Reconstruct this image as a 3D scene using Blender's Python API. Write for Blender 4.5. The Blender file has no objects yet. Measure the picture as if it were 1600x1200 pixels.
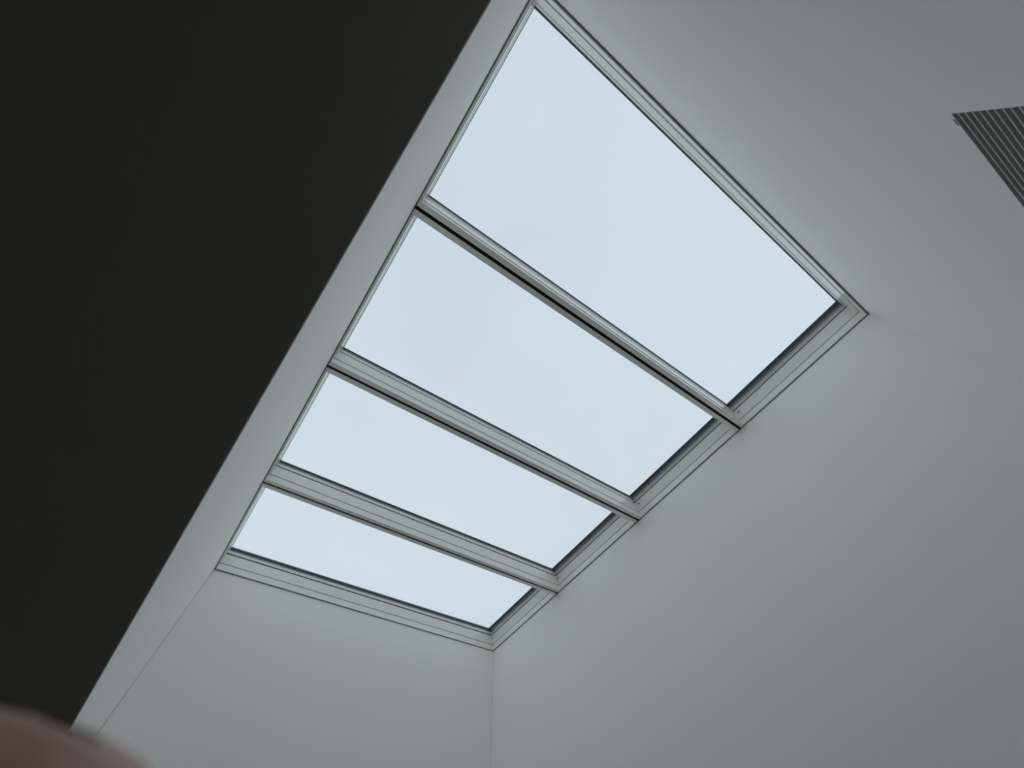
import bpy, bmesh, math, random
from mathutils import Vector, Matrix

S = bpy.context.scene
COL = S.collection
H = 3.7                                   # the low edge of the rooflight above the floor (m)

# ------------------------------------------------------------------ frame of the pitched rooflight
# columns: across (low eave side -> high wall side), along the row of windows, up through the glass
G = Matrix(((0.996973363, 0.0, -0.0777438919),
            (0.000768688, 0.999951118, 0.00985751644),
            (0.0777400916, -0.00988744213, 0.996924629)))
W = 2.44577798                            # clear width across the opening
EA, EB = 0.02561, 3.97496                 # first and last lining plane along the row


def wp(x, y, z=0.0):
    """point of the rooflight's own frame -> world"""
    v = G @ Vector((x, y, z))
    return Vector((v.x, v.y, v.z + H))


# ------------------------------------------------------------------ camera
R = Matrix(((0.81430385, -0.57419508, -0.08490729),
            (0.46485107, 0.73272991, -0.49701143),
            (0.34759563, 0.36524908, 0.86357998)))
cx, cy, cz = (G @ Vector(R[0]), G @ Vector(R[1]), G @ Vector(R[2]))
CAM = wp(0.07201508, 0.62502469, -2.1660241)
cam_d = bpy.data.cameras.new('camera')
cam = bpy.data.objects.new('camera', cam_d)
COL.objects.link(cam)
cam.matrix_world = Matrix(((cx.x, -cy.x, -cz.x, CAM.x),
                           (cx.y, -cy.y, -cz.y, CAM.y),
                           (cx.z, -cy.z, -cz.z, CAM.z),
                           (0, 0, 0, 1)))
cam_d.sensor_fit = 'HORIZONTAL'
cam_d.sensor_width = 36.0
cam_d.lens = 659.172891 / 1600 * 36.0
cam_d.clip_start = 0.002
cam_d.clip_end = 200
cam_d.dof.use_dof = True
cam_d.dof.focus_distance = 2.8
cam_d.dof.aperture_fstop = 14.0
S.camera = cam

# ------------------------------------------------------------------ sky and exposure
wd = bpy.data.worlds.new('overcast_sky')
S.world = wd
wd.use_nodes = True
nt = wd.node_tree
nt.nodes.clear()
wo = nt.nodes.new('ShaderNodeOutputWorld')
bg = nt.nodes.new('ShaderNodeBackground')
tc = nt.nodes.new('ShaderNodeTexCoord')
nz = nt.nodes.new('ShaderNodeTexNoise')
nz.inputs['Scale'].default_value = 1.6
nz.inputs['Detail'].default_value = 3.0
nz.inputs['Roughness'].default_value = 0.5
rp = nt.nodes.new('ShaderNodeValToRGB')
rp.color_ramp.elements[0].position = 0.30
rp.color_ramp.elements[0].color = (0.664, 0.750, 0.862, 1)
rp.color_ramp.elements[1].position = 0.70
rp.color_ramp.elements[1].color = (0.716, 0.810, 0.892, 1)
nt.links.new(tc.outputs['Generated'], nz.inputs['Vector'])
nt.links.new(nz.outputs['Fac'], rp.inputs['Fac'])
nt.links.new(rp.outputs['Color'], bg.inputs['Color'])
bg.inputs['Strength'].default_value = 1.0
nt.links.new(bg.outputs['Background'], wo.inputs['Surface'])

S.view_settings.view_transform = 'Standard'
S.view_settings.look = 'None'
S.view_settings.gamma = 1.0
S.view_settings.use_curve_mapping = False
S.view_settings.exposure = 0.0
S.cycles.max_bounces = 16
S.cycles.diffuse_bounces = 12
S.cycles.transparent_max_bounces = 16


# ------------------------------------------------------------------ materials
def mat(name, color, rough=0.5, bump=0.0, bscale=200.0, mottle=0.0, mscale=3.0, spec=0.5, metal=0.0, sss=0.0):
    m = bpy.data.materials.new(name)
    m.use_nodes = True
    n, l = m.node_tree.nodes, m.node_tree.links
    b = n['Principled BSDF']
    b.inputs['Base Color'].default_value = (*color, 1)
    b.inputs['Roughness'].default_value = rough
    b.inputs['Specular IOR Level'].default_value = spec
    b.inputs['Metallic'].default_value = metal
    if sss:
        b.inputs['Subsurface Weight'].default_value = sss
        b.inputs['Subsurface Radius'].default_value = (0.008, 0.003, 0.002)
        b.inputs['Subsurface Scale'].default_value = 0.5
    t = n.new('ShaderNodeTexCoord')
    if mottle:
        z = n.new('ShaderNodeTexNoise')
        z.inputs['Scale'].default_value = mscale
        z.inputs['Detail'].default_value = 5
        mx = n.new('ShaderNodeMix')
        mx.data_type = 'RGBA'
        mx.inputs['A'].default_value = (*[c * (1 - mottle) for c in color], 1)
        mx.inputs['B'].default_value = (*[min(1, c * (1 + mottle)) for c in color], 1)
        l.new(t.outputs['Object'], z.inputs['Vector'])
        l.new(z.outputs['Fac'], mx.inputs['Factor'])
        l.new(mx.outputs['Result'], b.inputs['Base Color'])
    if bump:
        z2 = n.new('ShaderNodeTexNoise')
        z2.inputs['Scale'].default_value = bscale
        z2.inputs['Detail'].default_value = 4
        bp = n.new('ShaderNodeBump')
        bp.inputs['Strength'].default_value = bump
        bp.inputs['Distance'].default_value = 0.001
        l.new(t.outputs['Object'], z2.inputs['Vector'])
        l.new(z2.outputs['Fac'], bp.inputs['Height'])
        l.new(bp.outputs['Normal'], b.inputs['Normal'])
    return m


M_WALL = mat('white_wall_paint', (0.930, 0.918, 0.884), 0.85, 0.25, 220, 0.012, 2.5, 0.3)
M_CEIL = mat('dark_ceiling_paint', (0.185, 0.178, 0.152), 0.9, 0.25, 220, 0.03, 4, 0.2)
M_FLOOR = mat('pale_grey_floor', (0.42, 0.405, 0.385), 0.5, 0.2, 40, 0.06, 6)
M_FRAME = mat('white_lacquer', (0.90, 0.90, 0.84), 0.14, 0.03, 300, 0.01, 8)
M_GASKET = mat('dark_rubber_gasket', (0.085, 0.105, 0.135), 0.4, 0.1, 150)
M_BEAD = mat('grey_glazing_bead', (0.30, 0.335, 0.40), 0.35, 0.1, 150)
M_BLACK = mat('black_joint_seal', (0.008, 0.008, 0.008), 0.9)
M_CLAD = mat('grey_aluminium_cladding', (0.12, 0.13, 0.14), 0.45, metal=0.6)
M_SEAM = mat('dark_seam', (0.13, 0.14, 0.13), 0.8)
M_SCREW = mat('dark_screw_hole', (0.10, 0.11, 0.11), 0.6)
M_CAP = mat('white_screw_cap', (0.84, 0.84, 0.80), 0.4)
M_GRILLE = mat('grey_grille_metal', (0.50, 0.50, 0.46), 0.55, 0.05, 300)
M_GRBACK = mat('dark_grille_back', (0.02, 0.02, 0.02), 0.9)
M_SKIN = mat('skin', (0.50, 0.30, 0.235), 0.5, 0.3, 700, 0.12, 60, 0.4, sss=0.15)
M_NAIL = mat('nail', (0.58, 0.40, 0.34), 0.3)
M_SLEEVE = mat('dark_sleeve_cloth', (0.03, 0.035, 0.045), 0.9, 0.5, 900)

M_GLASS = bpy.data.materials.new('clear_window_glass')
M_GLASS.use_nodes = True
n, l = M_GLASS.node_tree.nodes, M_GLASS.node_tree.links
n.clear()
o_ = n.new('ShaderNodeOutputMaterial')
mx_ = n.new('ShaderNodeMixShader')
tr_ = n.new('ShaderNodeBsdfTransparent')
tr_.inputs['Color'].default_value = (0.965, 0.975, 0.97, 1)
gl_ = n.new('ShaderNodeBsdfGlossy')
gl_.inputs['Roughness'].default_value = 0.01
lw_ = n.new('ShaderNodeLayerWeight')      # Schlick reflectance of one glass surface
pw_ = n.new('ShaderNodeMath')
pw_.operation = 'POWER'
pw_.inputs[1].default_value = 5.0
ma_ = n.new('ShaderNodeMath')
ma_.operation = 'MULTIPLY_ADD'
ma_.inputs[1].default_value = 0.96
ma_.inputs[2].default_value = 0.02
lw_.inputs['Blend'].default_value = 0.5
l.new(lw_.outputs['Facing'], pw_.inputs[0])
l.new(pw_.outputs[0], ma_.inputs[0])
l.new(ma_.outputs[0], mx_.inputs['Fac'])
l.new(tr_.outputs['BSDF'], mx_.inputs[1])
l.new(gl_.outputs['BSDF'], mx_.inputs[2])
l.new(mx_.outputs['Shader'], o_.inputs['Surface'])


# ------------------------------------------------------------------ helpers
def obj(name, verts, faces, m, parent=None, smooth=False):
    me = bpy.data.meshes.new(name)
    me.from_pydata([tuple(v) for v in verts], [], faces)
    bm = bmesh.new()
    bm.from_mesh(me)
    bmesh.ops.recalc_face_normals(bm, faces=bm.faces)
    bm.to_mesh(me)
    bm.free()
    me.materials.append(m)
    for p in me.polygons:
        p.use_smooth = smooth
    o = bpy.data.objects.new(name, me)
    COL.objects.link(o)
    if parent:
        o.parent = parent
    return o


def tag(o, label, cat, kind=None, group=None):
    o['label'] = label
    o['category'] = cat
    if kind:
        o['kind'] = kind
    if group:
        o['group'] = group
    return o


def prism(poly, d):
    """closed prism from a planar polygon swept by vector d"""
    d = Vector(d)
    k = len(poly)
    v = [Vector(p) for p in poly] + [Vector(p) + d for p in poly]
    f = [list(range(k)), list(range(2 * k - 1, k - 1, -1))]
    f += [[i, (i + 1) % k, k + (i + 1) % k, k + i] for i in range(k)]
    return v, f


def box(a, b):
    (x0, y0, z0), (x1, y1, z1) = a, b
    return prism([(x0, y0, z0), (x1, y0, z0), (x1, y1, z0), (x0, y1, z0)], (0, 0, z1 - z0))


def join(parts):
    V, F = [], []
    for v, f in parts:
        k = len(V)
        V += v
        F += [[i + k for i in q] for q in f]
    return V, F


# ------------------------------------------------------------------ the room
XR = wp(W, EA).x                          # plane of the tall right wall
YT = wp(0, EA).y                          # wall with the grille
YE = wp(0, EB).y                          # end wall
XL = -5.2                                 # far left wall, out of view
LIP = 0.004                               # linings stop just short of the window frames


def roofz(x, y, lift=0.0):
    """height of the rooflight plane over a plan position"""
    a = wp(0, 0)
    nrm = G @ Vector((0, 0, 1))
    return a.z - (nrm.x * (x - a.x) + nrm.y * (y - a.y)) / nrm.z + lift


def z_ceil(y):                            # sloping dark ceiling, falling towards the end wall
    t = (y - 0.02561) / (3.97477 - 0.02561)
    return H - 0.63151 + t * (-1.71737 + 0.63151)


TH = 0.16
# right wall: board whose top follows the roof pitch, with a rebate that meets the frames behind its lip
ya, yb = YT - TH, YE + TH


def wall_x(x, dx, lift, z0=0.0, y0=ya, y1=yb):
    pts = [(x, y0, z0), (x, y1, z0), (x, y1, roofz(x, y1, lift)), (x, y0, roofz(x, y0, lift))]
    return prism(pts, (dx, 0, 0))


def wall_y(y, dy, lift, x0, x1, z0=0.0):
    pts = [(x0, y, z0), (x1, y, z0), (x1, y, roofz(x1, y, lift)), (x0, y, roofz(x0, y, lift))]
    return prism(pts, (0, dy, 0))


v, f = join([wall_x(XR, 0.009, -LIP), wall_x(XR + 0.009, TH, -0.0005)])
tag(obj('wall_right', v, f, M_WALL), 'tall white painted wall under the high right side of the rooflight', 'wall', 'structure')

GX, GZ, GW, PITCH, NSL = 0.9185, H - 1.183, 0.62, 0.0139, 26      # opening of the vent grille
GH = PITCH * NSL
N0, N1, NZ = 0.9342, 0.9532, GZ + 0.0068                            # chipped notch in the plaster over it


def front_layer(y, dy, lift, x0, x1, notch=True):
    def rect(xa, xb, za, zb):
        return prism([(xa, y, za), (xb, y, za), (xb, y, zb), (xa, y, zb)], (0, dy, 0))
    def top(xa, xb, za):
        return prism([(xa, y, za), (xb, y, za), (xb, y, roofz(xb, y, lift)), (xa, y, roofz(xa, y, lift))], (0, dy, 0))
    L = [rect(x0, x1, 0, GZ - GH), rect(x0, GX, GZ - GH, GZ), rect(GX + GW, x1, GZ - GH, GZ), top(x0, x1, NZ)]
    if notch:
        L += [rect(x0, N0, GZ, NZ), rect(N1, x1, GZ, NZ)]
    else:
        L += [rect(x0, x1, GZ, NZ)]
    return L


v, f = join(front_layer(YT, -0.009, -LIP, 0.0006, XR - 0.0006) + front_layer(YT - 0.009, -0.03, -0.0005, 0.0, XR, False)
            + [wall_y(YT - 0.039, -0.121, -0.0005, 0.0, XR),
               box((XL - TH, YT - TH, 0), (0.0, YT, z_ceil(YT) - 0.0135))])
tag(obj('wall_front', v, f, M_WALL), 'white painted wall with the louvred grille at upper right', 'wall', 'structure')

CR = 0.0040                               # hairline crack in the paint at the end wall's corners
v, f = join([wall_y(YE, 0.009, -LIP, CR, XR - CR * 0.8), wall_y(YE + 0.009, TH, -0.0005, 0.0, XR),
             box((XL - TH, YE, 0), (0.0, YE + TH, z_ceil(YE) - 0.0135))])
tag(obj('wall_end', v, f, M_WALL), 'white painted end wall below the lowest window in the photo', 'wall', 'structure')

# bulkhead on the low side: white reveal face, bottom edge follows the sloping ceiling
pts = [(0, ya, z_ceil(ya)), (0, yb, z_ceil(yb)), (0, yb, roofz(0, yb, -LIP)), (0, ya, roofz(0, ya, -LIP))]
v1, f1 = prism(pts, (-0.009, 0, 0))
pts = [(-0.009, ya, z_ceil(ya)), (-0.009, yb, z_ceil(yb)), (-0.009, yb, roofz(-0.009, yb, -0.0005)), (-0.009, ya, roofz(-0.009, ya, -0.0005))]
v2, f2 = prism(pts, (-0.12, 0, 0))
v, f = join([(v1, f1), (v2, f2)])
tag(obj('wall_left', v, f, M_WALL), 'narrow white reveal between the dark ceiling and the rooflight', 'wall', 'structure')

# dark sloping ceiling: a slab whose right edge ends flush with the reveal face
zc0, zc1 = z_ceil(ya), z_ceil(yb)
pts = [(-0.0012, ya, zc0), (XL - TH, ya, zc0), (XL - TH, yb, zc1), (-0.0012, yb, zc1)]
v, f = prism(pts, (0, 0, -0.014))
tag(obj('ceiling', v, f, M_CEIL), 'dark grey sloping ceiling left of the rooflight', 'ceiling', 'structure')
v, f = prism([(-0.13, ya, zc0), (XL - TH, ya, zc0), (XL - TH, yb, zc1), (-0.13, yb, zc1)], (0, 0, 0.2))
tag(obj('roof', v, f, M_CLAD), 'roof build-up over the dark ceiling', 'roof', 'structure')

v, f = box((XL - TH, ya, 0), (XL, yb, H - 0.7))
# its top stays under the sloping slab
pts = [(XL, ya, 0), (XL, yb, 0), (XL, yb, zc1 - 0.014), (XL, ya, zc0 - 0.014)]
v, f = prism(pts, (-TH, 0, 0))
tag(obj('wall_far_left', v, f, M_WALL), 'plain wall closing the room beyond the left edge', 'wall', 'structure')

v, f = box((XL - TH, ya, -0.1), (XR + TH, yb, 0))
tag(obj('floor', v, f, M_FLOOR), 'dark floor below the camera', 'floor', 'structure')

# ------------------------------------------------------------------ the four roof windows
# profile offsets from the lining plane, per side: left, end, right, front  (+ = into the opening)
SIDES = ('L', 'E', 'R', 'F')
P_IN = dict(L=0.012, E=0.0115, R=0.0105, F=0.0115)     # inner edge of the bottom face
P_BL = dict(L=0.0215, E=0.0205, R=0.0280, F=0.0220)    # black joint under the sash
P_SA = dict(L=0.0265, E=0.0230, R=0.0300, F=0.0230)    # sash meets the gasket
P_GA = dict(L=0.0305, E=0.0330, R=0.0735, F=0.0295)    # gasket meets the glass
P_MID = dict(L=0.0285, E=0.0275, R=0.0470, F=0.0242)
Z_SA = dict(L=0.1560, E=0.1525, R=0.1620, F=0.1560)     # height where the sash meets the gasket
Z_MID = dict(L=0.1640, E=0.1620, R=0.1660, F=0.1640)
OUT = -0.0163


def same(v):
    return dict(L=v, E=v, R=v, F=v)


def mixo(a, b, t, d=0.0):
    return {s: a[s] * (1 - t) + b[s] * t + d for s in SIDES}


PIN2 = mixo(P_IN, P_IN, 0, 0.0006)
PIN3 = mixo(P_IN, P_IN, 0, -0.0110)
PIN4 = mixo(P_IN, P_IN, 0, 0.0042)
BL1 = mixo(P_BL, P_BL, 0, -0.0008)
SEAL = mixo(P_BL, P_BL, 0, -0.0060)
ZT = mixo(Z_SA, Z_SA, 0, 0.0003)
ZU = mixo(Z_MID, Z_MID, 0, 0.0012)
FRAME_P = [(same(OUT), 0.0), (P_IN, 0.0), (PIN2, 0.0448), (PIN3, 0.0452), (PIN3, 0.0492), (PIN4, 0.0496),
           (BL1, 0.1236), (mixo(P_BL, P_BL, 0, -0.010), 0.1238), (same(OUT), 0.1238)]
JOINT_P = [(same(OUT), 0.1240), (SEAL, 0.1240), (SEAL, 0.1330), (same(OUT), 0.1330)]
SASH_P = [(same(OUT), 0.1332), (P_BL, 0.1332), (P_SA, Z_SA), (mixo(P_SA, P_SA, 0, -0.006), ZT), (same(OUT), ZT)]
BEAD_P = [(same(OUT), ZT), (P_SA, ZT), (P_MID, Z_MID), (mixo(P_MID, P_MID, 0, -0.003), ZU), (same(OUT), ZU)]
SPAC_P = [(same(OUT), mixo(ZU, ZU, 0, 0.0002)), (mixo(P_MID, P_MID, 0, -0.0028), mixo(ZU, ZU, 0, 0.0002)),
          (mixo(P_GA, P_GA, 0, -0.001), 0.1690), (P_GA, 0.1716), (same(OUT), 0.1716)]
CLAD_P = [(same(OUT), 0.1802), (mixo(P_SA, P_SA, 0, -0.004), 0.1802), (mixo(P_SA, P_SA, 0, -0.004), 0.19),
          (same(-0.010), 0.212), (same(OUT), 0.212)]
Z_G0, Z_G1 = 0.1718, 0.1800


def rect_pt(off, corner, L):
    """corner 0: left/front, 1: left/end, 2: right/end, 3: right/front, in the window's own frame"""
    x = off['L'] if corner in (0, 1) else W - off['R']
    y = off['F'] if corner in (0, 3) else L - off['E']
    return (x, y)


def rail(side, prof, L):
    c0, c1 = {'L': (0, 1), 'E': (1, 2), 'R': (2, 3), 'F': (3, 0)}[side]
    k = len(prof)
    V = []
    for c in (c0, c1):
        for off, z in prof:
            x, y = rect_pt(off, c, L)
            V.append((x, y, z[side] if isinstance(z, dict) else z))
    F = [list(range(k)), list(range(2 * k - 1, k - 1, -1))]
    F += [[i, (i + 1) % k, k + (i + 1) % k, k + i] for i in range(k)]
    return V, F


PITCH_IN = 0.02525
LM = 1.0 - 2 * PITCH_IN                   # clear length of each window along the row
labels = ['largest roof window, at the top beside the grille wall',
          'second roof window from the top, below the largest one',
          'third roof window from the top, above the smallest pane',
          'lowest roof window, smallest in the photo, above the end wall corner']
random.seed(4)
for k in range(4):
    root = bpy.data.objects.new(f'window_{k + 1}', None)
    COL.objects.link(root)
    p = wp(0, k + PITCH_IN)
    M4 = G.to_4x4()
    M4.translation = p
    root.matrix_world = M4
    root.empty_display_size = 0.1
    tag(root, labels[k], 'roof window', 'structure')
    for s in SIDES:
        obj('frame_rail', *rail(s, FRAME_P, LM), M_FRAME, root)
        obj('sash_rail', *rail(s, SASH_P, LM), M_FRAME, root)
        obj('joint_seal', *rail(s, JOINT_P, LM), M_BLACK, root)
        obj('glazing_bead', *rail(s, BEAD_P, LM), M_BEAD, root)
        obj('glazing_gasket', *rail(s, SPAC_P, LM), M_GASKET, root)
        obj('outer_cladding', *rail(s, CLAD_P, LM), M_CLAD, root)
    obj('glass_pane', *box((-0.010, -0.010, Z_G0), (W + 0.010, LM + 0.010, Z_G1)), M_GLASS, root)

    # fittings on the high rail, near its lower corner: a drilled hole and a screw cap
    def on_rail(z):
        t = (z - 0.0496) / (0.1246 - 0.0496)
        return W - (PIN4['R'] * (1 - t) + (P_BL['R'] - 0.0008) * t)

    def disc(name, y, z, r, depth, m, seg=14, asp=1.0):
        V, F = [], []
        x = on_rail(z)
        for i in range(seg):
            a = 2 * math.pi * i / seg
            V.append((x + 0.001, y + r * asp * math.cos(a), z + r * math.sin(a)))
        for i in range(seg):
            a = 2 * math.pi * i / seg
            V.append((x - depth, y + 0.8 * r * asp * math.cos(a), z + 0.8 * r * math.sin(a)))
        F = [list(range(seg)), list(range(2 * seg - 1, seg - 1, -1))]
        F += [[i, (i + 1) % seg, seg + (i + 1) % seg, seg + i] for i in range(seg)]
        return obj(name, V, F, m, root)

    hy = (0.928, 0.9245, 0.9406, 0.9483)[k] - PITCH_IN
    disc('drill_hole', hy, 0.098, 0.0055, 0.0010, M_SCREW, asp=2.2)
    if k < 2:
        disc('screw_cap', (0.7766, 0.7827)[k] - PITCH_IN, 0.100, 0.006, 0.0035, M_CAP)

# black seals closing the joints between the window units
for k in range(3):
    y0 = k + PITCH_IN + LM - OUT
    y1 = k + 1 + PITCH_IN + OUT
    V, F = box((-0.0155, y0 + 0.0002, 0.007), (W + 0.0155, y1 - 0.0002, 0.205))
    V = [wp(*q) for q in V]
    tag(obj(f'trim_{k + 1}', V, F, M_BLACK),
        ('black joint below the largest roof window', 'black joint between the second and third roof windows',
         'black joint above the lowest roof window')[k], 'joint', 'structure')

# dark shadow-gap bead where the plaster linings meet the window frames
v, f = join([box((0.0002, EA, -0.0035), (0.0052, EB, -0.0003)), box((W - 0.0036, EA, -0.0035), (W - 0.0002, EB, -0.0003)),
             box((0.0052, EA + 0.0004, -0.0035), (W - 0.0036, EA + 0.0058, -0.0003)),
             box((0.0052, EB - 0.0036, -0.0035), (W - 0.0036, EB - 0.0002, -0.0003))])
tag(obj('trim_4', [wp(*q) for q in v], f, M_SEAM), 'thin dark bead along the edge where the linings meet the window frames', 'joint', 'structure')

# kerb and roof covering around the row of windows
o1 = -OUT + 0.0005
ringV = [box((-0.6, -0.5, 0.0), (-o1, 4.5, 0.15)), box((W + o1, -0.5, 0.0), (W + 0.6, 4.5, 0.15)),
         box((-o1, -0.5, 0.0), (W + o1, PITCH_IN - o1, 0.15)), box((-o1, 4 - PITCH_IN + o1, 0.0), (W + o1, 4.5, 0.15))]
v, f = join(ringV)
tag(obj('roof', [wp(*q) for q in v], f, M_CLAD), 'grey roof kerb around the row of roof windows', 'roof', 'structure')

# ------------------------------------------------------------------ louvred grille on the front wall
gr = bpy.data.objects.new('vent_grille', None)
COL.objects.link(gr)
gr.location = (GX, YT, GZ)
gr.empty_display_size = 0.1
tag(gr, 'grey louvred vent grille with horizontal slats set in the white wall at upper right', 'vent')
obj('backing_plate', *box((0.001, -0.036, -GH + 0.001), (GW - 0.001, -0.033, -0.001)), M_GRBACK, gr)
obj('top_rim', *box((0.0003, -0.008, -0.0013), (GW - 0.0003, 0.0003, 0.0004)), M_GRILLE, gr)
first = None
for i in range(NSL):
    if first is None:
        o = obj('slat', *prism([(0.0004, -0.0325, -0.0042), (0.0004, 0.0, -0.0034), (0.0004, 0.0003, -0.0004), (0.0004, -0.0325, -0.0012)],
                               (GW - 0.0008, 0, 0)), M_GRILLE, gr)
        first = o
    else:
        o = first.copy()
        COL.objects.link(o)
        o.parent = gr
    o.location = (0, 0, -(i + 1) * PITCH + 0.002)


# ------------------------------------------------------------------ the hand that holds the camera
def cp(x, y, z):
    """millimetres right, down and ahead of the lens -> world"""
    return CAM + (cx * x + cy * y + cz * z) * 0.001


HAND_SHIFT = (3.5, 1.3, 0.0)


def hand():
    # one continuous skinned body: forearm, wrist, palm, thumb and four curled fingers
    verts, edges, rad = [], [], []

    def add(p, r, par=None):
        verts.append(Vector(p))
        rad.append(r)
        if par is not None:
            edges.append((par, len(verts) - 1))
        return len(verts) - 1

    wrist = add((-150, 92, -22), 24)
    fa = add((-205, 150, -34), 29, wrist)
    add((-262, 212, -46), 34, fa)
    palm = add((-124, 66, -14), 21, wrist)
    heel = [add((-108, 48, -6), 17, palm), None, None, add((-108, 76, -9), 17, palm)]
    ox, oy, oz = HAND_SHIFT
    fingers = [
        # knuckle, middle joint, end joint, tip (index first)
        [(-90, 34, 4, 10.8), (-62, 22.5, 20, 9.4), (-40, 21.4, 18.5, 8.6), (-26.0, 21.6, 16.3, 8.0), (-19.6, 22.5, 15.7, 7.1)],
        [(-87, 53, 4, 11.0), (-56, 42, 24, 9.6), (-32, 40.5, 20, 8.8), (-13, 40.5, 15.5, 8.2), (-7, 40.8, 15.0, 7.6)],
        [(-90, 70, 1, 10.6), (-60, 61, 23, 9.3), (-37, 59.5, 20, 8.4), (-19, 59.0, 15.5, 7.8), (-14, 59.2, 15.0, 7.3)],
        [(-98, 86, -4, 9.6), (-74, 79, 17, 8.2), (-55, 77.5, 17, 7.4), (-41, 76.5, 14, 6.8), (-36.5, 76.5, 13.6, 6.4)],
    ]
    fingers = [[(x + ox, y + oy, z + oz, r) for x, y, z, r in fg] for fg in fingers]
    for q, fg in enumerate(fingers):
        par = heel[0] if q < 2 else heel[3]
        for x, y, z, r in fg:
            par = add((x, y, z), r, par)
    th = palm
    for x, y, z, r in [(-112, 62, -36, 12.5), (-84, 48, -44, 10.5), (-62, 42, -37, 9.2), (-47, 40, -29, 8.0)]:
        th = add((x, y, z), r, th)
    me = bpy.data.meshes.new('hand')
    me.from_pydata([tuple(q * 0.001) for q in verts], edges, [])
    o = bpy.data.objects.new('hand', me)
    COL.objects.link(o)
    sk = o.modifiers.new('skin', 'SKIN')
    sk.branch_smoothing = 0.6
    for i, d in enumerate(me.skin_vertices[0].data):
        d.radius = (rad[i] * 0.001, rad[i] * 0.001)
        d.use_root = (i == 3)
    sb = o.modifiers.new('sub', 'SUBSURF')
    sb.levels = sb.render_levels = 2
    dg = bpy.context.evaluated_depsgraph_get()
    em = bpy.data.meshes.new_from_object(o.evaluated_get(dg))
    o.modifiers.clear()
    o.data = em
    em.name = 'hand'
    em.materials.clear()
    em.materials.append(M_SKIN)
    for p in em.polygons:
        p.use_smooth = True
    o.matrix_world = Matrix(((cx.x, cy.x, cz.x, CAM.x), (cx.y, cy.y, cz.y, CAM.y), (cx.z, cy.z, cz.z, CAM.z), (0, 0, 0, 1)))
    # nails on the far side of the fingertips
    for fg in fingers:
        a, b = Vector(fg[3][:3]), Vector(fg[4][:3])
        d = (b - a).normalized()
        up = (Vector((0, 0, 1)) - d * d.z).normalized()
        sd = d.cross(up)
        loc = [(q.co * 1000 - b) for q in em.vertices]
        loc = [q for q in loc if q.length < 14 and (q - d * q.dot(d)).length < 8.6]
        end = max(q.dot(d) for q in loc)
        near = [q for q in loc if end - 10 < q.dot(d) < end - 3]
        ru, rs = max(q.dot(up) for q in near), max(abs(q.dot(sd)) for q in near)
        V = []
        for i in range(5):
            for j in range(5):
                u, t = (i - 2) / 2, (j - 2) / 2
                lift = ru * math.sqrt(max(0.1, 1 - (0.66 * u) ** 2)) * (0.985 - 0.05 * t - 0.22 * max(0, t) ** 2)
                V.append((b + d * (end - 6.4 + t * 3.6 * (1 - 0.12 * u * u)) + sd * u * rs * 0.60 + up * lift) * 0.001)
        F = [[i * 5 + j, i * 5 + j + 1, (i + 1) * 5 + j + 1, (i + 1) * 5 + j] for i in range(4) for j in range(4)]
        obj('fingernail', V, F, M_NAIL, o, True)
    # the cuff of a dark sleeve over the forearm
    V, F = [], []
    A, B = Vector((-186, 130, -30)), Vector((-268, 219, -47.5))
    d = (B - A).normalized()
    e1 = d.orthogonal().normalized()
    e2 = d.cross(e1)
    NS = 20
    rings = [(0.0, 30.5), (0.0, 34), (0.12, 35.5), (0.5, 37), (1.0, 40)]
    for t, r in rings:
        for i in range(NS):
            a = 2 * math.pi * i / NS
            V.append((A.lerp(B, t) + (e1 * math.cos(a) + e2 * math.sin(a)) * r) * 0.001)
    for q in range(len(rings) - 1):
        F += [[q * NS + i, q * NS + (i + 1) % NS, (q + 1) * NS + (i + 1) % NS, (q + 1) * NS + i] for i in range(NS)]
    F.append([(len(rings) - 1) * NS + i for i in range(NS)])
    obj('sleeve', V, F, M_SLEEVE, o, True)
    return o


h = hand()
tag(h, 'blurred pinkish finger of a hand at the bottom left corner, close to the lens', 'hand')
